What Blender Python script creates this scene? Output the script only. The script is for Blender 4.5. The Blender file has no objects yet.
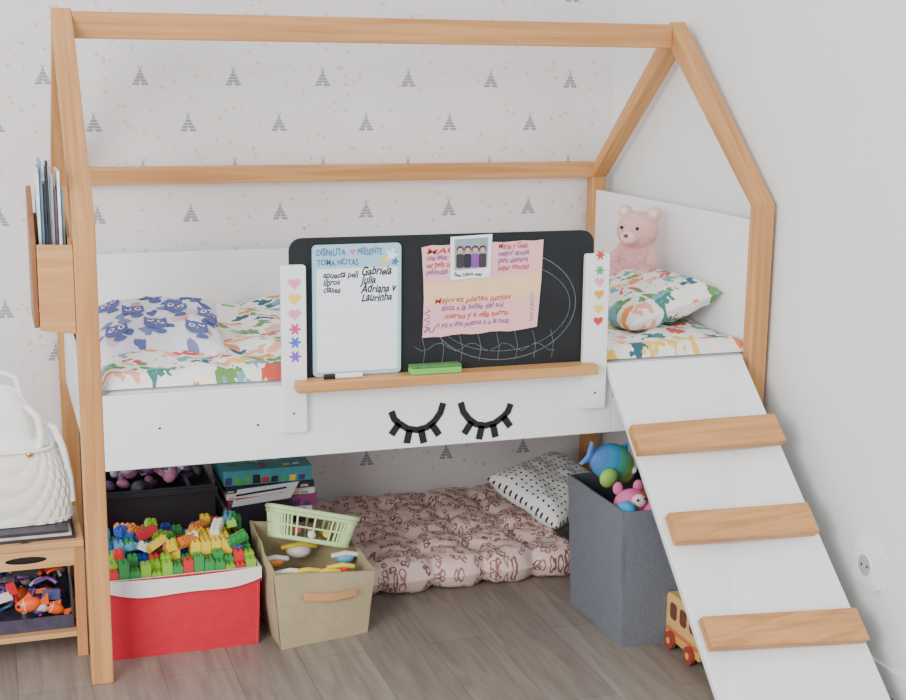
import bpy, math, random
from mathutils import Matrix, Vector, noise
random.seed(7)
L=2.0; W=1.157; H=1.2517; HA=1.792; w=.0566; ZB=.592; ZT=.794; XW=2.03; YB=W+.03

# ---------------- materials ----------------
def lin(c):
    return tuple(((x/255)/12.92 if x/255<=.04045 else ((x/255+.055)/1.055)**2.4) for x in c)
def newmat(name):
    m=bpy.data.materials.new(name); m.use_nodes=True
    nt=m.node_tree; return m,nt,nt.nodes['Principled BSDF']
def N(nt,t,**k):
    n=nt.nodes.new(t)
    for a,b in k.items(): setattr(n,a,b)
    return n
def mat(name,c,rough=.6,var=.08,scale=30,bump=0.,metal=0,coat=0,stretch=None):
    m,nt,b=newmat(name); c=lin(c)
    b.inputs['Roughness'].default_value=rough; b.inputs['Metallic'].default_value=metal
    b.inputs['Coat Weight'].default_value=coat
    tc=N(nt,'ShaderNodeTexCoord'); no=N(nt,'ShaderNodeTexNoise'); no.inputs['Scale'].default_value=scale
    no.inputs['Detail'].default_value=4
    mp=N(nt,'ShaderNodeMapping'); nt.links.new(tc.outputs['Object'],mp.inputs[0])
    if stretch: mp.inputs['Scale'].default_value=stretch
    nt.links.new(mp.outputs[0],no.inputs['Vector'])
    cr=N(nt,'ShaderNodeValToRGB')
    cr.color_ramp.elements[0].position=.3; cr.color_ramp.elements[1].position=.7
    cr.color_ramp.elements[0].color=(*[x*(1-var) for x in c],1)
    cr.color_ramp.elements[1].color=(*[min(1,x*(1+var)) for x in c],1)
    nt.links.new(no.outputs['Fac'],cr.inputs[0]); nt.links.new(cr.outputs[0],b.inputs['Base Color'])
    if bump:
        bp=N(nt,'ShaderNodeBump'); bp.inputs['Strength'].default_value=bump; bp.inputs['Distance'].default_value=.004
        nt.links.new(no.outputs['Fac'],bp.inputs['Height']); nt.links.new(bp.outputs[0],b.inputs['Normal'])
    return m
def wood(name,axis='x',rot=0.,c1=(208,152,95),c2=(185,128,75)):
    m,nt,b=newmat(name); b.inputs['Roughness'].default_value=.5
    tc=N(nt,'ShaderNodeTexCoord'); m1=N(nt,'ShaderNodeMapping'); m1.inputs['Rotation'].default_value=(rot,0,0)
    m2=N(nt,'ShaderNodeMapping'); s={'x':(1.2,28,28),'y':(28,1.2,28),'z':(28,28,1.2)}[axis]
    m2.inputs['Scale'].default_value=s
    nt.links.new(tc.outputs['Object'],m1.inputs[0]); nt.links.new(m1.outputs[0],m2.inputs[0])
    no=N(nt,'ShaderNodeTexNoise'); no.inputs['Scale'].default_value=1.6; no.inputs['Detail'].default_value=6; no.inputs['Distortion'].default_value=.8
    nt.links.new(m2.outputs[0],no.inputs['Vector'])
    cr=N(nt,'ShaderNodeValToRGB'); e=cr.color_ramp.elements
    e[0].position=.35; e[0].color=(*lin(c2),1); e[1].position=.62; e[1].color=(*lin(c1),1)
    nt.links.new(no.outputs['Fac'],cr.inputs[0]); nt.links.new(cr.outputs[0],b.inputs['Base Color'])
    return m
def cellprint(name,base,palette,scale=9,thr=.36,sc=(1,1,1),distort=.25,chance=1.,rand=1.,ring=0.,rough=.85,dscale=6,bump=.25):
    """fabric print in UV (metres): voronoi motifs on a base cloth"""
    m,nt,b=newmat(name); b.inputs['Roughness'].default_value=rough
    uv=N(nt,'ShaderNodeUVMap'); uv.uv_map='UVMap'
    mp=N(nt,'ShaderNodeMapping'); mp.inputs['Scale'].default_value=sc; nt.links.new(uv.outputs[0],mp.inputs[0])
    no=N(nt,'ShaderNodeTexNoise'); no.inputs['Scale'].default_value=dscale*3; nt.links.new(uv.outputs[0],no.inputs['Vector'])
    sub=N(nt,'ShaderNodeVectorMath',operation='SUBTRACT'); sub.inputs[1].default_value=(.5,.5,.5); nt.links.new(no.outputs['Color'],sub.inputs[0])
    scl=N(nt,'ShaderNodeVectorMath',operation='SCALE'); scl.inputs['Scale'].default_value=distort/scale*2; nt.links.new(sub.outputs[0],scl.inputs[0])
    ad=N(nt,'ShaderNodeVectorMath',operation='ADD'); nt.links.new(mp.outputs[0],ad.inputs[0]); nt.links.new(scl.outputs[0],ad.inputs[1])
    vo=N(nt,'ShaderNodeTexVoronoi'); vo.voronoi_dimensions='2D'; vo.inputs['Scale'].default_value=scale; vo.inputs['Randomness'].default_value=rand
    nt.links.new(ad.outputs[0],vo.inputs['Vector'])
    lt=N(nt,'ShaderNodeMath',operation='LESS_THAN'); lt.inputs[1].default_value=thr; nt.links.new(vo.outputs['Distance'],lt.inputs[0])
    mask=lt.outputs[0]
    if ring:
        gt=N(nt,'ShaderNodeMath',operation='GREATER_THAN'); gt.inputs[1].default_value=ring; nt.links.new(vo.outputs['Distance'],gt.inputs[0])
        mu=N(nt,'ShaderNodeMath',operation='MULTIPLY'); nt.links.new(mask,mu.inputs[0]); nt.links.new(gt.outputs[0],mu.inputs[1]); mask=mu.outputs[0]
    sp=N(nt,'ShaderNodeSeparateColor'); nt.links.new(vo.outputs['Color'],sp.inputs[0])
    if chance<1:
        lc=N(nt,'ShaderNodeMath',operation='LESS_THAN'); lc.inputs[1].default_value=chance; nt.links.new(sp.outputs[1],lc.inputs[0])
        mu=N(nt,'ShaderNodeMath',operation='MULTIPLY'); nt.links.new(mask,mu.inputs[0]); nt.links.new(lc.outputs[0],mu.inputs[1]); mask=mu.outputs[0]
    cr=N(nt,'ShaderNodeValToRGB'); cr.color_ramp.interpolation='CONSTANT'; e=cr.color_ramp.elements
    while len(e)<len(palette): e.new(.5)
    for i,c in enumerate(palette): e[i].position=i/len(palette); e[i].color=(*lin(c),1)
    nt.links.new(sp.outputs[0],cr.inputs[0])
    mx=N(nt,'ShaderNodeMix',data_type='RGBA'); mx.inputs[6].default_value=(*lin(base),1)
    nt.links.new(mask,mx.inputs[0]); nt.links.new(cr.outputs[0],mx.inputs[7]); nt.links.new(mx.outputs[2],b.inputs['Base Color'])
    n2=N(nt,'ShaderNodeTexNoise'); n2.inputs['Scale'].default_value=22; nt.links.new(uv.outputs[0],n2.inputs['Vector'])
    bp=N(nt,'ShaderNodeBump'); bp.inputs['Strength'].default_value=bump; bp.inputs['Distance'].default_value=.02
    nt.links.new(n2.outputs['Fac'],bp.inputs['Height']); nt.links.new(bp.outputs[0],b.inputs['Normal'])
    return m
def floor_mat():
    m,nt,b=newmat('laminate_floor'); b.inputs['Roughness'].default_value=.42
    tc=N(nt,'ShaderNodeTexCoord'); sp=N(nt,'ShaderNodeSeparateXYZ'); cb=N(nt,'ShaderNodeCombineXYZ')
    nt.links.new(tc.outputs['Object'],sp.inputs[0]); nt.links.new(sp.outputs[1],cb.inputs[0]); nt.links.new(sp.outputs[0],cb.inputs[1])
    br=N(nt,'ShaderNodeTexBrick'); br.offset=.37
    br.inputs['Color1'].default_value=(*lin((148,138,129)),1); br.inputs['Color2'].default_value=(*lin((134,124,116)),1); br.inputs['Mortar'].default_value=(*lin((98,91,86)),1)
    br.inputs['Scale'].default_value=1; br.inputs['Mortar Size'].default_value=.001; br.inputs['Brick Width'].default_value=1.25; br.inputs['Row Height'].default_value=.19
    nt.links.new(cb.outputs[0],br.inputs['Vector'])
    mp=N(nt,'ShaderNodeMapping'); mp.inputs['Scale'].default_value=(1.3,14,1); nt.links.new(cb.outputs[0],mp.inputs[0])
    no=N(nt,'ShaderNodeTexNoise'); no.inputs['Scale'].default_value=2; no.inputs['Detail'].default_value=7; no.inputs['Distortion'].default_value=1.2; nt.links.new(mp.outputs[0],no.inputs['Vector'])
    cr=N(nt,'ShaderNodeValToRGB'); e=cr.color_ramp.elements; e[0].position=.3; e[0].color=(.68,.66,.64,1); e[1].position=.68; e[1].color=(1.05,1.03,1.0,1)
    nt.links.new(no.outputs['Fac'],cr.inputs[0])
    mx=N(nt,'ShaderNodeMix',data_type='RGBA',blend_type='MULTIPLY'); mx.inputs[0].default_value=1
    nt.links.new(br.outputs[0],mx.inputs[6]); nt.links.new(cr.outputs[0],mx.inputs[7]); nt.links.new(mx.outputs[2],b.inputs['Base Color'])
    return m

WX=wood('pine_x','x'); WZ=wood('pine_z','z'); WF=wood('pine_slope_front','y',-math.atan2(HA-H,W/2)); WR=wood('pine_slope_rear','y',math.atan2(HA-H,W/2))
WD=wood('pine_light','x',0,(214,168,114),(194,144,92))
WHITE=mat('white_lacquer',(240,241,242),.35,.01)
WALLB=mat('wallpaper_base',(232,226,226),.85,.015,4)
WALLR=mat('painted_wall',(234,236,235),.85,.015,3)
PGREY=mat('print_grey',(158,155,163),.85,.03); PLIGHT=mat('print_light',(202,198,202),.85,.02); PBEIGE=mat('print_beige',(222,204,198),.85,.02)
SKIRT=mat('skirting_white',(234,236,238),.4,.01)
BLACK=mat('black_paint_and_hole_shade',(16,16,18),.5,.02); CHALK=mat('chalkboard_black',(24,27,31),.8,.3,9)
CHALKLINE=mat('chalk',(104,109,114),.9,.3,60)

# ---------------- mesh builder ----------------
def warp(p):
    # the far (right) gable of the bed stands very slightly out of square
    return Vector((p.x+.014-.036*p.y/W,p.y,p.z)) if p.x>1.9 else p
class MB:
    def __init__(s,wf=None): s.v=[];s.f=[];s.m=[];s.uv=[];s.sm=[];s.mats=[];s.wf=wf
    def mi(s,mt):
        if mt not in s.mats: s.mats.append(mt)
        return s.mats.index(mt)
    def add(s,vs,fs,mt,M=None,smooth=False,uvs=None):
        o=len(s.v); i=s.mi(mt)
        for p in vs:
            p=Vector(p); p=M@p if M else p
            s.v.append(s.wf(p) if s.wf else p)
        for f in fs:
            s.f.append([o+k for k in f]); s.m.append(i); s.sm.append(smooth)
            s.uv.append([uvs[k] for k in f] if uvs else None)
    def box(s,lo,hi,mt,M=None):
        x0,y0,z0=lo;x1,y1,z1=hi
        s.add([(x0,y0,z0),(x1,y0,z0),(x1,y1,z0),(x0,y1,z0),(x0,y0,z1),(x1,y0,z1),(x1,y1,z1),(x0,y1,z1)],
              [(0,3,2,1),(4,5,6,7),(0,1,5,4),(1,2,6,5),(2,3,7,6),(3,0,4,7)],mt,M)
    def hexa(s,p,mt,M=None):
        s.add(p,[(0,3,2,1),(4,5,6,7),(0,1,5,4),(1,2,6,5),(2,3,7,6),(3,0,4,7)],mt,M)
    def prism(s,pts,a,b,mt,axis='y',M=None):
        n=len(pts)
        def P(q,d): return {'y':(q[0],d,q[1]),'x':(d,q[0],q[1]),'z':(q[0],q[1],d)}[axis]
        vs=[P(q,a) for q in pts]+[P(q,b) for q in pts]
        fs=[tuple(range(n)),tuple(range(2*n-1,n-1,-1))]+[(i,i+n,(i+1)%n+n,(i+1)%n) for i in range(n)]
        s.add(vs,fs,mt,M)
    def flat(s,pts,d,mt,axis='y',M=None):
        def P(q): return {'y':(q[0],d,q[1]),'x':(d,q[0],q[1]),'z':(q[0],q[1],d)}[axis]
        s.add([P(q) for q in pts],[tuple(range(len(pts)))],mt,M)
    def cyl(s,p0,p1,r0,r1,mt,seg=16,M=None,cap=True):
        p0=Vector(p0);p1=Vector(p1);d=(p1-p0).normalized();a=d.orthogonal().normalized();b=d.cross(a);vs=[]
        for p,r in((p0,r0),(p1,r1)):
            for i in range(seg):
                t=2*math.pi*i/seg;vs.append(p+r*(math.cos(t)*a+math.sin(t)*b))
        s.add(vs,[(i,(i+1)%seg,(i+1)%seg+seg,i+seg) for i in range(seg)],mt,M,True)
        if cap: s.add(vs,[tuple(range(seg-1,-1,-1)),tuple(range(seg,2*seg))],mt,M)
    def tube(s,path,r,mt,seg=8,M=None,closed=False):
        n=len(path);P=[Vector(p) for p in path];vs=[];up=None
        for i,p in enumerate(P):
            d=(P[(i+1)%n] if (closed or i<n-1) else p)-(P[i-1] if (closed or i>0) else p);d.normalize()
            if up is None: up=d.orthogonal().normalized()
            up=(up-up.dot(d)*d).normalized();b=d.cross(up)
            for k in range(seg):
                t=2*math.pi*k/seg;vs.append(p+r*(math.cos(t)*up+math.sin(t)*b))
        fs=[]
        for i in range(n if closed else n-1):
            for k in range(seg):
                j=(i+1)%n;fs.append((i*seg+k,i*seg+(k+1)%seg,j*seg+(k+1)%seg,j*seg+k))
        s.add(vs,fs,mt,M,True)
        if not closed: s.add(vs,[tuple(range(seg-1,-1,-1)),tuple((n-1)*seg+k for k in range(seg))],mt,M)
    def ball(s,c,r,mt,M=None,nu=20,nv=12):
        if not hasattr(r,'__len__'): r=(r,r,r)
        vs=[];fs=[]
        for j in range(nv+1):
            ph=math.pi*j/nv
            for i in range(nu):
                t=2*math.pi*i/nu;vs.append((c[0]+r[0]*math.sin(ph)*math.cos(t),c[1]+r[1]*math.sin(ph)*math.sin(t),c[2]+r[2]*math.cos(ph)))
        for j in range(nv):
            for i in range(nu): fs.append((j*nu+i,(j+1)*nu+i,(j+1)*nu+(i+1)%nu,j*nu+(i+1)%nu))
        s.add(vs,fs,mt,M,True)
    def grid(s,fn,nu,nv,mt,M=None,us=1.,vs_=1.,smooth=True,flip=False):
        vs=[];uv=[];fs=[]
        for j in range(nv+1):
            for i in range(nu+1):
                u=i/nu;v=j/nv;vs.append(fn(u,v));uv.append((u*us,v*vs_))
        for j in range(nv):
            for i in range(nu):
                a=j*(nu+1)+i;q=(a,a+1,a+nu+2,a+nu+1);fs.append(q[::-1] if flip else q)
        s.add(vs,fs,mt,M,smooth,uv)
    def ribbon(s,pts,wd,y,mt,M=None,taper=False):
        n=len(pts);vs=[]
        for i,p in enumerate(pts):
            a=pts[max(0,i-1)];b=pts[min(n-1,i+1)];dx,dz=b[0]-a[0],b[1]-a[1];l=math.hypot(dx,dz) or 1
            k=wd/2*(1-.6*abs(2*i/(n-1)-1)**2 if taper else 1)
            vs+= [(p[0]-dz/l*k,y,p[1]+dx/l*k),(p[0]+dz/l*k,y,p[1]-dx/l*k)]
        s.add(vs,[(2*i,2*i+1,2*i+3,2*i+2) for i in range(n-1)],mt,M)
    def text(s,body,x,z,size,y,mt,M=None,sx=1.,shear=0.,slope=0.,bold=.022):
        cu=bpy.data.curves.new('t','FONT');cu.body=body;cu.size=size;cu.shear=shear;cu.offset=size*bold
        o=bpy.data.objects.new('t',cu);bpy.context.scene.collection.objects.link(o)
        dg=bpy.context.evaluated_depsgraph_get();me=bpy.data.meshes.new_from_object(o.evaluated_get(dg))
        vs=[(x+q.co.x*sx,y,z+q.co.y*(1+.12*math.sin(q.co.x*140+z*300))+slope*q.co.x+.0016*math.sin(q.co.x*90+z*500)) for q in me.vertices];fs=[tuple(p.vertices) for p in me.polygons]
        s.add(vs,fs,mt,M);bpy.data.objects.remove(o);bpy.data.curves.remove(cu);bpy.data.meshes.remove(me)
    def build(s,name,bevel=0,parent=None,sub=0):
        me=bpy.data.meshes.new(name);me.from_pydata([tuple(p) for p in s.v],[],s.f)
        for mt in s.mats: me.materials.append(mt)
        ul=me.uv_layers.new(name='UVMap')
        for p,i,sm,uv in zip(me.polygons,s.m,s.sm,s.uv):
            p.material_index=i;p.use_smooth=sm
            if uv:
                for k,li in enumerate(p.loop_indices): ul.data[li].uv=uv[k]
        me.update()
        o=bpy.data.objects.new(name,me);bpy.context.scene.collection.objects.link(o)
        if bevel:
            b=o.modifiers.new('bevel','BEVEL');b.width=bevel;b.segments=2;b.limit_method='ANGLE';b.angle_limit=math.radians(40)
        if sub:
            b=o.modifiers.new('sub','SUBSURF');b.levels=sub;b.render_levels=sub
        if parent: o.parent=parent
        return o
def T(x,y,z): return Matrix.Translation((x,y,z))
def Rt(a,ax): return Matrix.Rotation(math.radians(a),4,ax)
def nz(x,y,z=0): return noise.noise(Vector((x,y,z)))
def rrect(x0,x1,z0,z1,r,n=6):
    o=[]
    for cx,cz,a in((x1-r,z1-r,0),(x0+r,z1-r,90),(x0+r,z0+r,180),(x1-r,z0+r,270)):
        for i in range(n+1):
            t=math.radians(a+90*i/n);o.append((cx+r*math.cos(t),cz+r*math.sin(t)))
    return o
def disc(cx,cz,r,n=10,a0=0): return [(cx+r*math.cos(2*math.pi*i/n+a0),cz+r*math.sin(2*math.pi*i/n+a0)) for i in range(n)]
def star(cx,cz,r,n=5,k=.45,a0=math.pi/2):
    return [(cx+(r if i%2==0 else r*k)*math.cos(math.pi*i/n+a0),cz+(r if i%2==0 else r*k)*math.sin(math.pi*i/n+a0)) for i in range(2*n)]
def flower(cx,cz,r,n=6):
    o=[]
    for i in range(48):
        t=2*math.pi*i/48;k=r*(.72+.28*math.cos(n*t));o.append((cx+k*math.cos(t),cz+k*math.sin(t)))
    return o
def heart(cx,cz,r):
    o=[]
    for i in range(32):
        t=2*math.pi*i/32;o.append((cx+r*math.sin(t)**3,cz+r*(13*math.cos(t)-5*math.cos(2*t)-2*math.cos(3*t)-math.cos(4*t))/16))
    return o

# ---------------- room ----------------
b=MB(); b.box((-2.6,-4.6,-.05),(XW+.1,YB+.1,0),floor_mat()); b.build('floor')
b=MB(); b.box((-2.6,YB,0),(XW+.1,YB+.1,2.7),WALLB)
ye=YB-.0006
for r in range(18):
    z=1.567-.153*(r-5)
    if z<.05 or z>2.6: continue
    for c in range(-8,7):
        x=.305+.31*c+(0 if (r-5)%2==0 else .155)
        if x>XW-.04 or x<-2.5: continue
        hh=.052;hw=.027
        for k in range(5):   # stacked bands of the tent
            a=k/5;e=(k+.8)/5
            b.flat([(x-hw*a-.002,z+hh*(1-a)),(x-hw*e-.002,z+hh*(1-e)),(x+hw*e+.002,z+hh*(1-e)),(x+hw*a+.002,z+hh*(1-a))],ye,PGREY)
        b.flat([(x-.002,z+hh),(x+.0005,z+hh),(x+.008,z+hh+.013),(x+.006,z+hh+.014)],ye,PGREY)
        b.flat([(x+.002,z+hh),(x-.0005,z+hh),(x-.008,z+hh+.013),(x-.006,z+hh+.014)],ye,PGREY)
        b.flat([(x-.006,z),(x+.006,z),(x,z+.02)],ye-.0004,WALLB)
        for k in range(10):
            px=x+.155+random.uniform(-.12,.12);pz=z+.03+random.uniform(-.07,.07)
            if px>XW-.02: continue
            mt=random.choice([PLIGHT,PBEIGE,PBEIGE])
            if random.random()<.3: b.flat(star(px,pz,.009),ye,mt)
            else: b.flat(disc(px,pz,random.choice([.003,.0045,.006])),ye-.0001*k,mt)
b.build('wall_back')
b=MB(); b.box((XW,-4.6,0),(XW+.1,YB,2.7),WALLR); b.build('wall_right')
b=MB(); b.box((XW-.010,-4.6,0),(XW,YB,.075),SKIRT); b.build('baseboard_right',.003)
b=MB(); b.box((-2.6,YB-.014,0),(XW-.010,YB-.001,.075),SKIRT); b.build('baseboard_back',.003)

# ---------------- house bed frame ----------------
b=MB(warp)
t=.045
for x0,x1 in((0,w),(L-w,L)):
    b.box((x0,0,0),(x1,t,H-.004),WZ); b.box((x0,W-t,0),(x1,W,H-.004),WZ)
    s=.058
    b.prism([(0,H),(W/2,HA),(W/2,HA-s*1.36),(t,H-.006),(0,H-.006)],x0,x1,WF,'x')
    b.prism([(W,H),(W,H-.006),(W-t,H-.006),(W/2,HA-s*1.36),(W/2,HA)],x0,x1,WR,'x')
b.box((w,W/2-.022,HA-.085),(L-w,W/2+.022,HA-.01),WX)
b.box((w-.005,W-.045,1.245),(L-w+.01,W-.012,1.303),WX)
b.box((w,.0,ZB),(1.508,.02,ZT),WHITE)
b.box((w,W-.03,ZB),(L-w,W-.012,1.015),WHITE)
b.box((L-w+.015,t,ZB),(L-w+.033,W-t,1.2),WHITE)
b.box((.02,t,ZB),(.038,W-t,.80),WHITE)
b.box((w,.02,ZB),(L-w,W-.03,ZB+.02),WHITE)
b.box((1.508,.0,ZB),(L-w,.02,.70),WHITE)
b.prism(rrect(.525,.592,.665,1.122,.008),-.02,-.0005,WHITE); b.prism(rrect(1.4,1.475,.672,1.125,.008),-.02,-.0005,WHITE)
b.box((.556,-.065,.784),(1.430,-.021,.812),WX); b.box((.594,-.021,.784),(1.398,-.0005,.812),WX)
for x,z in((.20,.70),(.46,.69),(.555,.72),(1.44,.72)): b.cyl((x,-.001 if x<.5 else -.0205,z),(x,-.002 if x<.5 else -.0215,z),.003,.003,BLACK,10)
px=.0028
for cx,cz,sg in((.908,.663,1),(1.111,.661,-1)):
    arc=[(-27,-14),(-24,-6),(-19,-1),(-10,5),(0,7),(10,5),(18,-1),(24,-9),(27,-19)]
    b.ribbon([(cx+sg*a*px,cz-c*px) for a,c in arc],.019,-.003,BLACK)
    for a0,c0,a1,c1 in((-19,-1,-27,10),(-8,6,-11,20),(4,7,7,21),(15,2,23,14)):
        b.ribbon([(cx+sg*a0*px,cz-c0*px),(cx+sg*(a0+a1)/2*px,cz-(c0+c1)/2*px),(cx+sg*a1*px,cz-c1*px)],.02,-.003,BLACK)
ST={k:mat('sticker_'+k,c,.5,.02) for k,c in dict(pink=(245,150,190),yellow=(245,215,90),magenta=(225,50,140),blue=(70,110,210),purple=(140,80,200),red=(220,50,60),green=(70,180,90),orange=(240,160,60)).items()}
zz=lambda y:1.121-(y-265)*.00275
for y,k,f in((282,'pink',heart),(297,'yellow',heart),(312,'pink',heart),(327,'magenta',flower),(340,'blue',flower),(354,'purple',flower)):
    b.flat(f(.56,zz(y),.017),-.0212,ST[k])
for y,k,f in((262,'red',flower),(278,'green',flower),(290,'pink',heart),(303,'orange',heart),(318,'yellow',heart),(331,'red',heart)):
    b.flat(f(1.443,zz(y)-.008,.015),-.0212,ST[k])
b.build('house_bed_frame',.003)

# ---------------- ramp ----------------
b=MB()
TL=Vector((1.480,-.006,.80));TR=Vector((1.925,-.006,.80));BL=Vector((1.518,-.705,0.012));BR=Vector((1.955,-.825,0.012))
nrm=((TR-TL).cross(BL-TL)).normalized()
if nrm.z<0: nrm=-nrm
th=nrm*-.02
b.hexa([BL+th,BR+th,TR+th,TL+th,BL,BR,TR,TL],WHITE)
def rp(u,s_):
    l=TL.lerp(BL,s_);r=TR.lerp(BR,s_);return l.lerp(r,u)
for s_,ua,ub in((.207,-.01,1.005),(.465,.04,.965),(.748,.03,.985)):
    e=.082
    lo=nrm*.0005;up=nrm*.034
    a,c,d,f=rp(ua,s_+e),rp(ub,s_+e-.008),rp(ub,s_-.008),rp(ua,s_)
    b.hexa([a+lo,c+lo,d+lo,f+lo,a+up,c+up,d+up,f+up],WX)
o=b.build('bed_ramp',.003)
zmin=min(v.z for v in b.v)
o.location.z=-zmin+.0005 if zmin<0 else 0

# ---------------- mattress + bedding ----------------
b=MB(warp); b.box((.062,.032,ZB+.022),(L-w+.012,W-.034,.80),mat('mattress_cloth',(225,225,225),.9,.03)); b.build('mattress',.02)
PAL=[(62,128,116),(236,146,76),(240,196,84),(208,88,72),(100,148,84),(46,98,112),(236,172,140),(112,166,170)]
LEAF=cellprint('leaf_print_cotton',(240,238,233),PAL,scale=14,thr=.40,sc=(1,1.4,1),distort=1.0,chance=.8,dscale=9,bump=.5)
b=MB(warp)
def duvet(u,v):
    x=.064+u*(L-w+.01-.064);y=.034+v*(W-.034-.036)
    e=min(1,min(u*1.9,(1-u)*1.9,v*1.05,(1-v)*1.05)/.05)
    h=.803+.045*math.sqrt(max(0,1-(1-e)**2))
    k=.022*nz(x*6,y*5,1)+.012*nz(x*14,y*11,4)+(.02*math.sin(x*30+3*y*4) if .38<x<.6 else 0)*.4
    return (x,y,h+k*e)
b.grid(duvet,150,80,LEAF,us=1.9,vs_=1.08); b.build('leaf_print_duvet')

def pillow(name,M,sx,sy,h,mt,seed=0,pin=.1,wr=.012,extra=None):
    b=MB()
    def fn(sgn):
        def f(u,v):
            a=2*u-1;c=2*v-1
            x=sx/2*a*(1-pin*(1-c*c)*abs(a)**2*.6);y=sy/2*c*(1-pin*(1-a*a)*abs(c)**2*.6)
            tt=max(0,(1-a**4))**.5*max(0,(1-c**4))**.5
            z=sgn*h/2*tt
            z+=tt*wr*(nz(a*3+seed,c*3,sgn)+.5*nz(a*7,c*7+seed,sgn))
            return Vector((x,y,z))
        return f
    b.grid(fn(1),36,36,mt,M,us=sx,vs_=sy); b.grid(fn(-1),36,36,mt,M,us=sx,vs_=sy,flip=True)
    if extra: extra(b,fn(1),M)
    return b.build(name)
CATB=cellprint('cat_print_fleece',(222,218,228),[(92,104,160),(214,150,158),(120,128,176),(80,92,150),(206,186,200)],scale=17,thr=.32,distort=.5,chance=.7)
cblue=mat('fleece_blue',(88,100,156),.9,.1,80); cdark=mat('fleece_navy',(44,50,96),.9,.05); clight=mat('fleece_white',(236,234,240),.9,.03); cpk=mat('fleece_rose',(206,120,132),.9,.03)
def cats(b,f,M):
    def dec(pts,mt,off):
        cx=sum(p[0] for p in pts)/len(pts);cy=sum(p[1] for p in pts)/len(pts)
        vs=[]
        for k in(0,.5,1):
            for p in pts:
                q=f(min(1,max(0,.5+(cx+(p[0]-cx)*k))),min(1,max(0,.5+(cy+(p[1]-cy)*k))));vs.append(q+Vector((0,0,off)))
        n=len(pts);fs=[]
        for r in range(2):
            for i in range(n): fs.append((r*n+i,(r+1)*n+i,(r+1)*n+(i+1)%n,r*n+(i+1)%n))
        b.add(vs,fs,mt,M,True)
    for cx,cy in((-.33,-.30),(-.03,-.24),(.28,-.30),(-.19,.04),(.14,.06),(.40,-.02),(-.38,.22),(-.04,.32),(.28,.32)):
        dec([(cx+.092*math.cos(t),cy+.078*math.sin(t)) for t in [2*math.pi*i/20 for i in range(20)]],cblue,.003)
        for s_ in(-1,1):
            dec([(cx+s_*.02,cy+.06),(cx+s_*.088,cy+.035),(cx+s_*.084,cy+.125)],cblue,.003)
            dec(disc(cx+s_*.038,cy+.014,.026,10),clight,.0045); dec(disc(cx+s_*.038,cy+.012,.013,8),cdark,.006)
        dec(disc(cx,cy-.028,.014,8),cpk,.0045)
        dec([(cx+.03+.05*math.cos(t),cy-.105+.028*math.sin(t)) for t in [2*math.pi*i/14 for i in range(14)]],cblue,.003)
pillow('cat_print_pillow',T(.252,.42,.880)@Rt(-4,'Z')@Rt(12,'X'),.37,.38,.12,CATB,3,extra=cats)
pillow('leaf_print_pillow',T(1.77,.46,.912)@Rt(-15,'Y')@Rt(5,'Z'),.335,.60,.13,LEAF,8)

# ---------------- teddy bear ----------------
e=bpy.data.objects.new('teddy_bear',None);bpy.context.scene.collection.objects.link(e)
PINK=mat('pink_plush',(226,176,172),.95,.14,120,.6); PINK2=mat('pale_plush',(240,208,200),.95,.06,120,.4); BRN=mat('nose_brown',(120,70,70),.5)
M=T(1.850,.56,.952)@Rt(-52,'Z')@Matrix.Scale(1.24,4)   # local -Y = front
b=MB()
b.ball((0,0,.052),(.050,.042,.056),PINK,M); b.ball((0,-.012,.132),(.058,.052,.052),PINK,M)
for s_ in(-1,1):
    b.ball((s_*.043,.0,.178),(.021,.014,.021),PINK,M)
    b.cyl((s_*.035,-.02,.025),(s_*.05,-.07,.016),.024,.02,PINK,M=M); b.ball((s_*.051,-.074,.02),(.022,.018,.024),PINK,M)
    b.cyl((s_*.040,-.005,.085),(s_*.058,-.042,.05),.018,.016,PINK,M=M); b.ball((s_*.058,-.042,.05),.018,PINK,M)
b.ball((0,-.055,.118),(.028,.024,.022),PINK,M)
o=b.build('plush_body',parent=e); r=o.modifiers.new('r','REMESH'); r.mode='VOXEL'; r.voxel_size=.004; r.use_smooth_shade=True
sm=o.modifiers.new('s','SMOOTH'); sm.iterations=4
b=MB(); b.ball((0,-.066,.118),(.022,.016,.017),PINK2,M)
for s_ in(-1,1): b.ball((s_*.051,-.091,.022),(.013,.004,.015),PINK2,M); b.ball((s_*.043,-.012,.179),(.012,.005,.012),PINK2,M)
b.build('plush_muzzle',parent=e)
b=MB(); b.ball((0,-.082,.124),(.007,.005,.005),BRN,M)
for s_ in(-1,1): b.ball((s_*.023,-.062,.143),.0045,BLACK,M)
b.build('plush_face',parent=e)

# ---------------- chalkboard, whiteboard, papers ----------------
b=MB(); b.prism(rrect(.552,1.432,.797,1.19,.035),.002,.014,CHALK)
b.ribbon([(1.16+.20*math.cos(t)*1.1,.985+.155*math.sin(t)) for t in [2*math.pi*i/50 for i in range(51)]],.0022,.0008,CHALKLINE)
b.ribbon([(1.16+.225*math.cos(t)*.9,.98+.125*math.sin(t)) for t in [2*math.pi*i/50 for i in range(51)]],.0016,.0008,CHALKLINE)
b.ribbon([(.90+i*.02,.88-.012*math.sin(i*1.3)-.001*i) for i in range(22)],.0016,.0008,CHALKLINE)
for k in range(8): b.ribbon([(.92+k*.055,.91),(.93+k*.055,.87),(.925+k*.055,.83)],.0016,.0006,CHALKLINE)
b.build('chalkboard')
WBF=mat('light_blue_print',(165,205,225),.4,.03); WBW=mat('whiteboard_white',(240,244,248),.25,.01); INK=mat('marker_ink',(35,35,50),.5); DB=mat('blue_ink',(70,110,160),.5); PNK=mat('pink_ink',(225,110,150),.5)
b=MB(); b.prism(rrect(.612,.858,.8135,1.172,.012),-.008,-.0005,WBF)
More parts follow.
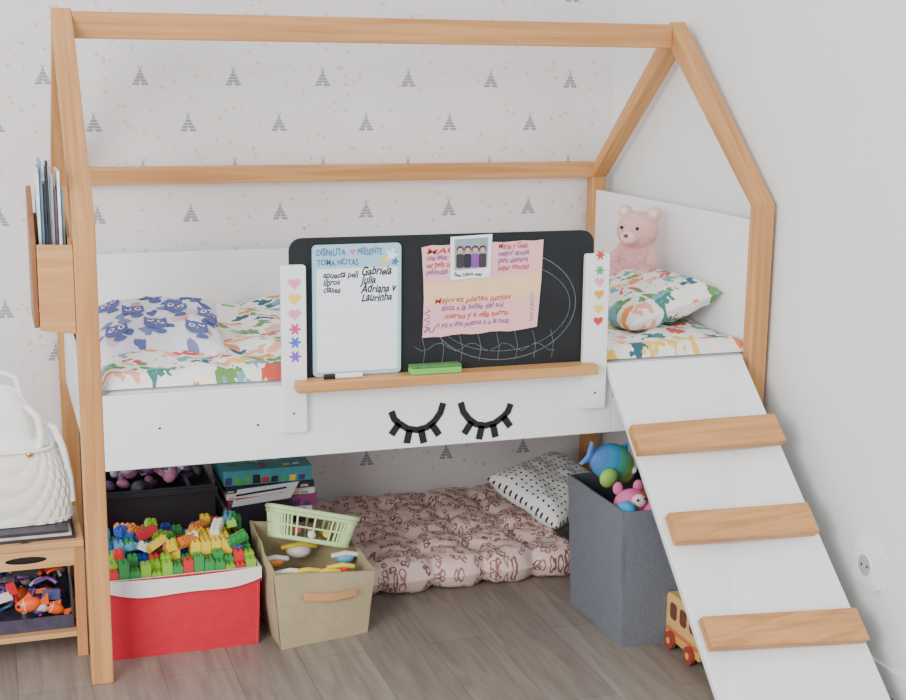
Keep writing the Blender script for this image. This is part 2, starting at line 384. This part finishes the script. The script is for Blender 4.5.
b.flat(rrect(.622,.848,.825,1.108,.006),-.0085,WBW)
b.text('DISFRUTA',.622,1.143,.025,-.0088,DB,sx=.72);b.text('PRESENTE',.735,1.143,.025,-.0088,DB,sx=.62)
b.flat(heart(.722,1.152,.008),-.0088,PNK)
b.text('TOMA NOTAS',.624,1.117,.022,-.0088,DB,sx=.8)
b.flat(flower(.83,1.140,.02,5),-.0089,WBW);b.flat(flower(.812,1.126,.013,5),-.009,ST['yellow']);b.flat(flower(.84,1.122,.011,5),-.0091,DB)
for i,tx in enumerate(('apuesta peli','libros','clases')): b.text(tx,.640,1.083-.02*i,.024,-.0088,INK,sx=.85,shear=.2,bold=.03)
for i,tx in enumerate(('Gabriela','Julia','Adriana v','Laurinha')): b.text(tx,.745,1.088-i*.024,.031,-.0088,INK,sx=.8,shear=.3,bold=.03)
for zc in(.985,.935,.885): b.ribbon([(.63,zc),(.84,zc)],.0006,-.0088,WBF)
b.build('whiteboard')
PP=mat('pink_card',(240,184,184),.8,.03,8); PY=mat('peach_card',(244,206,160),.8,.03); RI=mat('red_ink',(190,45,60),.6); PU=mat('purple_ink',(130,70,160),.6)
b=MB()
pts=[(.918,1.156)]+[(.918+.357*i/12,1.160+.0012*math.sin(i*2.1)+.0006*i) for i in range(1,12)]+[(1.276,1.168),(1.272,1.05),(1.262,.92)]+[(1.262-.34*i/12,.915-.0008*i+.0022*math.sin(i*1.7)) for i in range(1,12)]+[(.922,.905),(.926,1.03)]
b.flat(pts,-.0008,PP); b.flat([(.924,1.055),(1.268,1.072),(1.266,1.01),(.926,.995)],-.0014,PY)
rows=[(1.138,'MAGIA!',RI,.93,.13),(1.119,'comer helado',PU,.93,.07),(1.1,'ver pelis con',RI,.93,.11),(1.08,'palomitas',PU,.93,.08),(1.145,'Maria y Gabi',RI,1.14,.11),(1.126,'mejor amiga',PU,1.14,.11),(1.106,'para siempre',PU,1.14,.11),(1.086,'jugar mucho',RI,1.14,.11),
 (1.0,'Mejores planes juntas',RI,.955,.29),(.978,'finca a la bahia del sol',PU,.975,.27),(.955,'marisa y a ella turro',RI,.985,.26),(.932,'o yo a una puesta o a la nata',PU,.96,.29)]
for z,tx,mt,x,ww in rows: b.text(tx,x,z,.022,-.002,mt,sx=ww/(len(tx)*.0118),shear=.2,slope=.02,bold=.012)
b.ribbon([(.935+.012*math.sin(i*2.2),.985-.006*i) for i in range(12)],.003,-.002,PU)
b.ribbon([(.93+.007*i,.925+.010*math.sin(i*1.9)) for i in range(5)],.003,-.002,PU)
for i in range(6): b.ribbon([(1.245+.006*math.sin(k*2+i),1.02-.014*i-.004*k) for k in range(4)],.002,-.002,PU)
b.build('handwritten_note')
SK=mat('photo_skin',(215,165,140),.5);SH=mat('photo_dark',(60,50,55),.5);SB=mat('photo_sky',(150,160,170),.5)
b=MB(); b.flat([(1.0,1.183),(1.122,1.188),(1.118,1.068),(1.0,1.063)],-.003,WBW); b.flat([(1.012,1.176),(1.11,1.179),(1.108,1.095),(1.012,1.09)],-.0034,SB)
for i in range(4):
    x=1.028+i*.022
    b.flat(rrect(x-.011,x+.011,1.096,1.135,.005,3),-.0036-.0001*i,(SH,INK,PU,SH)[i]); b.flat(disc(x,1.147,.011),-.0041,SH); b.flat(disc(x,1.144,.008),-.0044,SK)
b.text('Best friends ever',1.012,1.073,.015,-.0036,INK,sx=.8)
b.build('instant_photo')
b=MB(); b.box((.875,-.055,.8125),(1.02,-.02,.83),mat('eraser_green',(110,190,90),.7)); b.box((.875,-.055,.83),(1.02,-.02,.838),mat('eraser_felt',(80,130,70),.9,.2,60)); b.build('board_eraser',.003)
b=MB(); b.cyl((.665,-.035,.8195),(.74,-.035,.8195),.007,.007,WHITE); b.cyl((.635,-.035,.8195),(.665,-.035,.8195),.0072,.0072,BLACK); b.build('marker_pen')

# ---------------- organiser on the left post ----------------
b=MB(); x0,x1=-.088,-.001
WO=wood('organiser_wood','x',0,(210,156,100),(190,134,80))
b.prism([(x0,.975),(x1,.962),(x1,1.19),(x0,1.193)],.0,.012,WO); b.box((x0,.23,.99),(x1,.242,1.25),WO); b.box((x0,.012,.975),(x1,.23,.987),WO)
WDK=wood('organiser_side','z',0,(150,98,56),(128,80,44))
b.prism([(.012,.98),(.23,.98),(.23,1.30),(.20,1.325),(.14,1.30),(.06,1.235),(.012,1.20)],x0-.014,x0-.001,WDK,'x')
b.prism([(.012,.987),(.23,.987),(.23,1.25),(.012,1.19)],x1-.01,x1,WO,'x')
b.build('magazine_holder',.002)
b=MB()
cols=[(225,228,232),(120,150,175),(70,75,88),(180,205,215),(215,218,222),(120,105,115),(235,235,230),(110,135,150)]
for i in range(8):
    x=-.080+i*.0084; zt=1.38-.006*i+.03*math.sin(i*2.3)
    b.box((x,.04+.01*(i%3),.988),(x+.0064,.2,zt),mat('magazine_%d'%i,cols[i],.4,.25,25))
b.tube([(-.05,.03,1.0),(-.055,.03,1.40)],.003,BLACK); b.build('magazines')

# ---------------- shelf + vanity case ----------------
b=MB(); X0,X1,Y0,Y1=-.46,.005,.20,.52
b.box((X0,Y0,.325),(X1,Y1,.343),WD)
for x in(X0,X1-.028):
    for y in(Y0+.004,Y1-.032): b.box((x,y,0),(x+.028,y+.028,.325),WZ)
xm=(X0+X1)/2
def apron(u,v):
    a=2*math.pi*u; ex,ez=-.15+.055*math.cos(a),.297+.010*math.sin(a)
    c,s_=math.cos(a),math.sin(a);k=max(abs(c),abs(s_));ox,oz=xm+.205*c/k,.298+.027*s_/k
    return (ex+(ox-ex)*v,Y0+.006,ez+(oz-ez)*v)
b.grid(apron,64,1,WD,smooth=False)
b.flat(disc(-.15,.297,.05,20),Y0+.016,BLACK)  # black disc behind the apron's oval hole stands in for its shade
b.box((X0+.028,Y0+.006,.06),(X1-.028,Y1-.006,.075),WD)
b.box((X1-.02,Y0+.032,.10),(X1-.01,Y1-.032,.14),WD)
b.build('wooden_shelf',.002)
b=MB(); bc=mat('clear_bin',(70,66,84),.2,.2)
b.box((-.42,.235,.0765),(-.03,.5,.084),bc); b.box((-.42,.235,.084),(-.03,.24,.115),bc); b.box((-.42,.495,.084),(-.03,.5,.24),bc); b.box((-.035,.24,.084),(-.03,.495,.2),bc); b.box((-.42,.24,.084),(-.415,.495,.2),bc)
tc=[mat('toy_%d'%i,c,.35,.05) for i,c in enumerate([(235,95,35),(200,45,45),(60,60,120),(50,90,130),(200,190,190),(110,70,140),(80,80,90)])]
for i in range(110):
    c=(random.uniform(-.39,-.06),random.uniform(.26,.46),random.uniform(.105,.26));r=random.uniform(.012,.026)
    Mx=T(*c)@Rt(random.uniform(0,180),'X')@Rt(random.uniform(0,180),'Y')
    if i%3==0: b.ball((0,0,0),(r,r*.6,r*.8),random.choice(tc),Mx,12,8)
    elif i%3==1: b.box((-r,-r*.3,-r*.6),(r,r*.3,r*.6),random.choice(tc),Mx)
    else: b.tube([(-r*1.6,0,0),(-r,r*.4,0),(0,r*.5,r*.3),(r,0,0),(r*1.8,-r*.5,0)],r*.3,random.choice(tc),8,Mx)
for Mf in(T(-.15,.255,.15)@Rt(-10,'Y'),T(-.08,.262,.13)@Rt(25,'Y')@Matrix.Scale(.8,4)):
    b.ball((0,0,0),(.036,.018,.022),tc[0],Mf); b.prism([(.027,0),(.058,.02),(.054,-.018)],-.004,.004,tc[0],M=Mf); b.prism([(-.015,.018),(.01,.036),(.016,.016)],-.003,.003,tc[0],M=Mf); b.ball((-.01,0,0),(.005,.0185,.0225),tc[4],Mf); b.ball((-.026,-.013,.006),.005,BLACK,Mf)
b.build('toy_bin')
b=MB(); mag=[mat('comic_%d'%i,c,.5,.3,20) for i,c in enumerate([(50,45,55),(190,180,175),(50,45,60)])]
for i in range(3): b.box((-.42+.02*i,.225,.3435+.009*i),(-.015-.01*i,.48,.3515+.009*i),mag[i])
b.build('comic_books')
CR=mat('cream_leather',(247,245,240),.5,.02); CR2=mat('cream_quilt',(243,238,226),.6,.03)
b=MB(); zc=.3715
def body(u,v):      # quilted, bulging lower body of the bag
    a=2*math.pi*u; n=.5
    c,s_=math.cos(a),math.sin(a); hw=.160-.045*v**2.2+.010*math.sin(math.pi*v); hd=.085-.012*v**2+.006*math.sin(math.pi*v)
    q=.0055*(abs(math.sin(26*a/2+v*12))*abs(math.sin(26*a/2-v*12)))**.5
    return (-.182+(hw+q)*math.copysign(abs(c)**n,c), .37+(hd+q)*math.copysign(abs(s_)**n,s_), zc+.215*v)
b.grid(body,312,36,CR2)
b.ball((-.182,.37,zc+.21),(.120,.076,.035),CR,nu=32)
b.box((-.32,.30,zc),(-.05,.44,zc+.01),CR)
for zz_,q in((.010,.165),(.212,.120)): b.tube([(-.182+q*math.copysign(abs(math.cos(a))**.5,math.cos(a)),.37+.084*math.copysign(abs(math.sin(a))**.5,math.sin(a)),zc+zz_) for a in [2*math.pi*i/60 for i in range(60)]],.006,CR,closed=True)
# tall soft flap with rounded top
def flap(sg):
    def f(u,v):
        a=2*u-1; x=-.205+.105*a*(1-.12*v); top=.175*(1-abs(a)**3.2*.55)
        th=.05*(1-a**4)**.5*(1-v**3)**.5 if abs(a)<1 else 0
        return (x,.37+sg*(th+.004),zc+.21+top*v)
    return f
b.grid(flap(-1),24,16,CR); b.grid(flap(1),24,16,CR,flip=True)
b.tube([flap(-1)(i/24,1) for i in range(25)],.006,CR)
b.tube([(-.27,.37,zc+.36),(-.26,.37,zc+.41),(-.205,.37,zc+.43),(-.15,.37,zc+.41),(-.14,.37,zc+.36)],.008,CR)
b.tube([(-.11,.37,zc+.225),(-.085,.36,zc+.272),(-.055,.35,zc+.262),(-.032,.34,zc+.20),(-.018,.33,zc+.12),(-.015,.32,zc+.05)],.010,CR)
b.tube([(-.13,.335,zc+.335),(-.098,.325,zc+.30),(-.09,.32,zc+.25),(-.10,.31,zc+.20)],.010,CR)
b.ball((-.125,.288,zc+.205),.010,mat('gold_clasp',(210,180,110),.3,.02,metal=1))
b.build('quilted_handbag')

# ---------------- red box + blocks ----------------
def openbox(b,bot,top,thick,mo,mi_,z0,sub=8,wob=.0,rim=None):
    for k in range(4):
        a0,a1=Vector(bot[k]),Vector(bot[(k+1)%4]);c0,c1=Vector(top[k]),Vector(top[(k+1)%4])
        ctr=sum((Vector(p) for p in top),Vector())/4
        def f(u,v,off=0):
            p=a0.lerp(a1,u).lerp(c0.lerp(c1,u),v)
            n=(a1-a0).cross(c0-a0).normalized()
            if n.dot(ctr-a0)>0: n=-n
            return p+n*(off+wob*math.sin(math.pi*u)*math.sin(math.pi*min(1,v*1.0))+wob*.6*nz(p.x*12,p.y*12,p.z*10))
        b.grid(lambda u,v:f(u,v),sub*2,sub,mo)
        b.grid(lambda u,v:f(u,v,-thick),sub*2,sub,mi_,flip=True)
        b.grid(lambda u,v:f(u,1,-thick*v),sub*2,1,rim or mo)
    b.add([Vector(p)+Vector((0,0,.004)) for p in bot],[(0,1,2,3)],mo)
RED=mat('red_fabric',(205,30,52),.8,.05,60,.2); RW=mat('white_fabric',(238,232,230),.85,.03)
b=MB(); rx,ry=.014,-.040
openbox(b,[(.045+rx,.185+ry,0),(.465+rx,.185+ry,0),(.465+rx,.50+ry,0),(.045+rx,.50+ry,0)],[(.035+rx,.18+ry,.235),(.472+rx,.18+ry,.235),(.472+rx,.51+ry,.235),(.035+rx,.51+ry,.235)],.006,RED,RW,0,wob=.004,rim=RW)
def rimf(u,v):
    x=.033+rx+.441*u; zt=.238-.006*math.sin(math.pi*u); zb_=.188+.02*(abs(u-.5)*2)**1.5-.008*math.sin(u*9)
    return (x,.1765+ry-.004*math.sin(math.pi*u)-.003,zb_+(zt-zb_)*v-.01*(1-v)*math.sin(math.pi*u))
b.grid(rimf,30,2,RW); b.grid(lambda u,v:(.4745+rx,.18+ry+.33*u,.19+.046*v),10,2,RW)
b.build('red_storage_box')
b=MB(); BC=[mat('block_%d'%i,c,.35,.03) for i,c in enumerate([(50,90,185),(60,150,80),(238,205,60),(205,60,60),(230,140,70),(90,165,195),(235,230,220),(140,190,60)])]
s_=.0295
for i in range(14):
    for j in range(10):
        x=.05+rx+i*s_;y=.195+ry+j*s_
        hz=.240+.02*(j/10)+.06*max(0,nz(i*.4,j*.4,3))+.014*random.choice([0,0,1,2])
        if 8<=i<=11 and 2<=j<=5: c=2;hz=.298
        elif j<=1: c=random.choice([1,1,7,1,3,7])
        elif i<4: c=random.choice([0,0,1,5,7])
        else: c=random.choice([0,1,2,3,4,0,3,1])
        b.box((x+.0008,y+.0008,hz-.05),(x+s_-.0008,y+s_-.0008,hz),BC[c])
        for dx in(.27,.73):
            for dy in(.27,.73): b.cyl((x+s_*dx,y+s_*dy,hz),(x+s_*dx,y+s_*dy,hz+.004),.0048,.0048,BC[c],8)
for k in range(34):
    Mx=T(random.uniform(.09,.44),random.uniform(.20,.41),random.uniform(.27,.315))@Rt(random.uniform(0,90),'Z')@Rt(random.uniform(-35,35),'X')@Rt(random.uniform(-30,30),'Y')
    c=random.choice(BC); ln=random.choice([.015,.03]); b.box((-ln,-.014,-.010),(ln,.014,.010),c,Mx)
    for q in range(int(ln/.0075)):
        for yy in(-.007,.007): b.cyl((-ln+.0075+q*.015,yy,.010),(-ln+.0075+q*.015,yy,.0145),.0045,.0045,c,8,Mx)
b.box((.064,.163,.006),(.46,.45,.19),BC[0])
b.build('building_blocks')

# ---------------- canvas bag + green basket ----------------
CAN=mat('beige_canvas',(176,160,126),.9,.06,80,.25); TAN=mat('tan_strap',(206,152,98),.7,.05)
b=MB()
openbox(b,[(.53,.080,0),(.80,.130,0),(.76,.37,0),(.52,.33,0)],[(.508,.06,.235),(.822,.13,.19),(.785,.40,.25),(.50,.39,.29)],.006,CAN,CAN,0,wob=.010)
def strap(u,v):
    p=Vector((.53,.080,0)).lerp(Vector((.80,.130,0)),.25+.55*u);q=Vector((.508,.06,.235)).lerp(Vector((.822,.13,.19)),.25+.55*u)
    r=p.lerp(q,.64+.11*v-.03*math.sin(math.pi*u)+.02); return r+Vector((.004,-.016-.008*math.sin(math.pi*u),0))
b.grid(strap,14,2,TAN); b.build('canvas_storage_bag')
GR=mat('green_plastic',(196,220,160),.4,.03)
b=MB(); M=T(.648,.25,.258)@Rt(13,'Y')@Rt(-6,'Z')@Rt(-16,'X')
bx,by,bz=.125,.07,.085
def rr(k,z): return [((bx*k)*math.copysign(abs(math.cos(a))**.4,math.cos(a)),(by*k)*math.copysign(abs(math.sin(a))**.4,math.sin(a)),z) for a in [2*math.pi*i/56 for i in range(56)]]
for k,z,r in((1.05,bz,.008),(1.04,bz-.012,.005),(.98,bz*.45,.003),(.91,.004,.006),(.9,0,.004)): b.tube(rr(k,z),r,GR,closed=True,M=M)
A=rr(1.05,bz);Bq=rr(.9,0)
for i in range(0,56): b.tube([Bq[i],A[i]],.0032,GR,6,M)
b.add(Bq,[tuple(range(56))],GR,M)
for k in range(5): b.tube([(-.09+k*.045,-.05,.02+.01*(k%2)),(-.07+k*.04,.04,.03)],.012,BC[(6,3,6,2,7)[k]],8,M)
b.build('plastic_basket')
b=MB()
for c,r,k in(((.57,.15,.195),.033,2),((.62,.145,.195),.03,6),((.68,.15,.185),.03,6),((.73,.18,.185),.03,3),((.76,.25,.195),.03,5),((.55,.26,.20),.03,4),((.64,.34,.2),.04,6)):
    b.ball(c,(r,r*.8,r*.6),BC[k],nu=14,nv=8); b.tube([(c[0]-r*1.3,c[1],c[2]+r*.3),(c[0],c[1]-r*.5,c[2]+r*.65),(c[0]+r*1.3,c[1],c[2]+r*.2)],.008,BC[(2,6,6)[k%3]],8)
b.build('assorted_toys')

# ---------------- storage under bed ----------------
DK=mat('black_plastic',(42,40,46),.45,.1)
b=MB()
for z0,z1 in((.0,.165),(.17,.33)):
    b.box((.07,.66,z0+.004),(.44,1.05,z0+.012),DK); b.box((.07,.66,z0+.012),(.44,.668,z1),DK); b.box((.07,1.042,z0+.012),(.44,1.05,z1),DK); b.box((.07,.668,z0+.012),(.078,1.042,z1),DK); b.box((.432,.668,z0+.012),(.44,1.042,z1),DK)
    b.box((.062,.65,z1-.022),(.448,.662,z1-.006),DK)
b.box((.1,.655,.03),(.41,.6585,.13),mat('drawer_front',(70,66,80),.3,.2))
b.build('storage_crates',.003)
b=MB(); gl=[mat('doll_%d'%i,c,.6,.15) for i,c in enumerate([(170,150,185),(205,195,215),(110,80,130),(60,60,70),(190,120,150),(90,80,100)])]
for i in range(46):
    c=(random.uniform(.11,.40),random.uniform(.70,.98),random.uniform(.31,.40)); r=random.uniform(.018,.04)
    Mx=T(*c)@Rt(random.uniform(-90,90),'Y')@Rt(random.uniform(0,180),'Z')
    if i%2: b.ball((0,0,0),(r,r*.7,r*.6),random.choice(gl),Mx,nu=12,nv=8)
    else: b.box((-r,-r*.5,-r*.25),(r,r*.5,r*.25),random.choice(gl),Mx)
b.build('doll_accessories')
b=MB(); z=0.001
def gm(i,c): return mat('game_box_%d'%i,c,.45,.15,28)
gcol=[gm(i,c) for i,c in enumerate([(45,42,60),(70,150,160),(150,60,110),(40,38,48),(190,60,70),(235,232,225),(70,60,110),(50,130,120),(240,200,70),(90,170,90),(215,120,160)])]
for i,(h,k) in enumerate(((.05,3),(.045,6),(.04,0),(.05,3),(.035,5),(.04,2),(.022,5),(.022,0),(.05,1))):
    dx=random.uniform(-.014,.014);dy=random.uniform(-.01,.01);x0=.475+dx;x1=.765+dx;y0=.70+dy
    b.box((x0,y0,z),(x1,y0+.28,z+h-.0015),gcol[k])
    for q in range(9):
        a=x0+.004+q*.030; hh=(h-.008)*random.uniform(.4,.95)
        b.flat([(a,z+.003),(a+random.uniform(.015,.028),z+.003),(a+.024,z+hh),(a+.002,z+hh)],y0-.0006,random.choice(gcol))
    z+=h
for q in range(26): # picture lid of the top game
    a=x0+random.uniform(.01,.25);c=y0+random.uniform(.01,.24);r=random.uniform(.012,.03)
    b.flat([(a,c),(a+r,c+.004),(a+r*.9,c+r),(a+.003,c+r*.8)],z-.0010+.00006*q,random.choice(gcol),'z')
b.build('board_games')
b=MB(); b.add([(.49,.655,.25),(.68,.64,.27),(.70,.60,.335),(.505,.615,.32)],[(0,1,2,3)],WBW)
for k in range(3): b.add([(.50,.6505-.013*k,.262+.016*k),(.66,.637-.013*k,.28+.016*k),(.661,.6345-.013*k,.287+.016*k),(.50,.648-.013*k,.269+.016*k)],[(0,1,2,3)],(PU,RI,INK)[k])
b.box((.49,.66,.0),(.69,.68,.25),gcol[3])
b.build('picture_book')

# ---------------- floor cushion ----------------
LEO=cellprint('leopard_print',(226,196,188),[(146,104,98),(160,118,112),(134,92,88)],scale=40,thr=.42,ring=.2,distort=.5,chance=.66,dscale=18,bump=.2)
b=MB(); fx0,fx1,fy0,fy1=.74,1.60,.345,1.13
def pad(sgn):
    def f(u,v):
        x=fx0+(fx1-fx0)*u;y=fy0+(fy1-fy0)*v
        X=(x-fx0)/.172;Yy=(y-fy0)/.157
        e=min(u*(fx1-fx0),(1-u)*(fx1-fx0),v*(fy1-fy0),(1-v)*(fy1-fy0))/.055
        ee=math.sqrt(max(0,1-(1-min(1,e))**2))
        dx=X-round(X);dy=Yy-round(Yy);r=math.hypot(dx*.172,dy*.157)
        d=math.exp(-(r/.032)**2)
        cr=.35*math.exp(-((min(abs(dx),abs(dy)))*.16/.014)**2)
        puff=.055+.010*nz(x*9,y*9,2)+.007*nz(x*30,y*30,2)
        z=.055+sgn*(puff*ee*(1-(.80*d+ .55*cr)) )
        k=1-min(1,e)
        sc=.018*k*(1-abs(math.sin(math.pi*X if min(v,1-v)*(fy1-fy0)<min(u,1-u)*(fx1-fx0) else math.pi*Yy)))
        cx,cy=(fx0+fx1)/2,(fy0+fy1)/2
        l=math.hypot(x-cx,y-cy) or 1
        if sgn<0: z=max(.001,z)
        return (x-(x-cx)/l*sc,y-(y-cy)/l*sc,z)
    return f
b.grid(pad(1),140,126,LEO,us=.86,vs_=.785); b.grid(pad(-1),60,50,LEO,us=.86,vs_=.785,flip=True)
b.build('leopard_floor_cushion')
DOT=cellprint('polka_cotton',(240,240,238),[(45,50,60),(45,50,60)],scale=42,thr=.18,rand=.15,distort=0.,bump=.1)
pillow('polka_dot_pillow',T(1.645,.74,.185)@Rt(34,'Z')@Rt(22,'X'),.42,.32,.12,DOT,5)

# ---------------- grey hamper ----------------
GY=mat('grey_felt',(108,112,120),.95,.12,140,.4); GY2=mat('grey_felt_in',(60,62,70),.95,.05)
b=MB()
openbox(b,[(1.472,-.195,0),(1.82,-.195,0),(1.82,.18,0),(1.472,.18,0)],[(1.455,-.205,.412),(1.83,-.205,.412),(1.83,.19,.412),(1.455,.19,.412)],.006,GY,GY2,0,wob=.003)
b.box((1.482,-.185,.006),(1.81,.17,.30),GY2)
b.build('fabric_hamper')
b=MB(); RB=[mat('plush_%d'%i,c,.8,.05) for i,c in enumerate([(60,155,205),(80,180,150),(150,195,90),(225,205,90),(80,130,200)])]
M=T(1.545,.08,.462)@Rt(28,'Y')@Rt(25,'Z')
def fishb(k):
    def f(u,v):
        s0=(k+v)/5; r=.060*math.sin(math.pi*min(1,.12+s0*.86))**.7; a=2*math.pi*u
        return (.10-.21*s0, r*.8*math.cos(a), r*math.sin(a)+.012*math.sin(3*s0))
    return f
for k in range(5): b.grid(fishb(k),26,5,RB[(3,2,1,0,4)[k]],M)
b.prism([(-.02,.045),(.02,.085),(.05,.05),(.03,.03)],-.006,.006,RB[0],M=M)
b.prism([(-.10,.0),(-.14,.045),(-.125,0),(-.14,-.03)],-.006,.006,RB[4],M=M)
for sy_ in(-1,1): b.ball((.065,sy_*.035,.02),.012,WHITE,M); b.ball((.073,sy_*.042,.022),.006,BLACK,M)
b.ball((-.05,-.05,-.03),(.035,.02,.03),RB[2],M)
b.build('plush_fish')
HP=mat('hot_pink_plush',(218,110,158),.85,.1)
b=MB(); b.ball((1.545,-.07,.385),(.055,.045,.05),HP); b.ball((1.60,-.12,.375),(.04,.04,.035),HP); b.ball((1.55,-.11,.41),(.022,.02,.02),PINK2)
for q in((1.515,-.04,.43),(1.575,-.05,.435)): b.ball(q,(.016,.01,.02),HP)
for q in((1.535,-.132,.42),(1.56,-.13,.422)): b.ball(q,.004,BLACK)
b.ball((1.67,.05,.36),(.06,.06,.06),RB[4]); b.ball((1.74,-.05,.35),(.06,.06,.06),RB[2]); b.ball((1.62,-.02,.39),(.04,.04,.04),BC[4]); b.ball((1.50,-.13,.39),(.03,.03,.03),RB[0])
b.build('pink_plush_toy')

# ---------------- toy bus ----------------
YW=wood('toy_wood','y',0,(222,184,110),(204,160,84)); b=MB()
x0,x1=1.607,1.682; dy=.03
b.prism([(-.43+dy,.025),(-.43+dy,.09),(-.415+dy,.15),(-.40+dy,.163),(-.24+dy,.163),(-.23+dy,.15),(-.23+dy,.025)],x0,x1,YW,'x')
win=mat('toy_window',(110,60,50),.4)
for k in range(3): b.flat(rrect(-.41+dy+.058*k,-.37+dy+.058*k,.09,.14,.012,4),x0-.001,win,'x')
b.flat(rrect(-.425+dy,-.235+dy,.05,.06,.003,3),x0-.001,mat('toy_stripe',(215,100,70),.4),'x')
whl=mat('toy_wheel',(150,60,50),.4)
for y in(-.385+dy,-.27+dy):
    for xx in((x0-.012,x0-.0005),(x1+.0005,x1+.012)): b.cyl((xx[0],y,.027),(xx[1],y,.027),.026,.026,whl,20)
    b.cyl((x0-.013,y,.027),(x0-.012,y,.027),.01,.01,YW,12)
b.build('toy_bus',.002)

# ---------------- wall socket ----------------
b=MB(); SW=mat('socket_white',(240,241,242),.3,.01); SG=mat('socket_grey',(176,180,184),.4,.01)
x=XW-.0005; cy,cz=-.556,.322
b.prism(rrect(cy-.058,cy+.058,cz-.058,cz+.058,.010),x-.012,x,SW,'x')
b.prism(rrect(cy-.044,cy+.044,cz-.044,cz+.044,.006),x-.016,x-.0122,SW,'x')
b.flat(disc(cy,cz,.030,28),x-.0164,SG,'x')
b.tube([(x-.0165,cy+.031*math.cos(a),cz+.031*math.sin(a)) for a in [2*math.pi*i/28 for i in range(28)]],.002,SW,closed=True)
for d in(-.0125,.0125): b.flat(disc(cy+d,cz,.004,10),x-.0168,BLACK,'x')
b.build('wall_socket',.001)

# ---------------- lights / world ----------------
wd=bpy.data.worlds.new('world');bpy.context.scene.world=wd;wd.use_nodes=True
bg=wd.node_tree.nodes['Background'];bg.inputs[0].default_value=(.92,.96,1,1);bg.inputs[1].default_value=1.4
def area(name,loc,tgt,size,en,col):
    ld=bpy.data.lights.new(name,'AREA');ld.shape='RECTANGLE';ld.size,ld.size_y=size;ld.energy=en;ld.color=col
    o=bpy.data.objects.new(name,ld);bpy.context.scene.collection.objects.link(o);o.location=loc
    o.rotation_euler=(Vector(tgt)-Vector(loc)).to_track_quat('-Z','Y').to_euler()
area('window_light',(-2.3,-3.2,2.0),(1.2,.6,.7),(2.0,1.8),185,(1,.985,.96))
# ---------------- camera ----------------
yaw,pit,rol,f=.3258,.2022,.0113,1383.55
fw=Vector((math.sin(yaw)*math.cos(pit),math.cos(yaw)*math.cos(pit),-math.sin(pit)));r0=Vector((math.cos(yaw),-math.sin(yaw),0));u0=r0.cross(fw)
R=math.cos(rol)*r0+math.sin(rol)*u0;U=-math.sin(rol)*r0+math.cos(rol)*u0
cd=bpy.data.cameras.new('camera');co=bpy.data.objects.new('camera',cd);bpy.context.scene.collection.objects.link(co)
co.matrix_world=Matrix(((R[0],U[0],-fw[0],-.1988),(R[1],U[1],-fw[1],-3.5835),(R[2],U[2],-fw[2],1.641),(0,0,0,1)))
cd.sensor_width=36;cd.lens=f*36/906;bpy.context.scene.camera=co
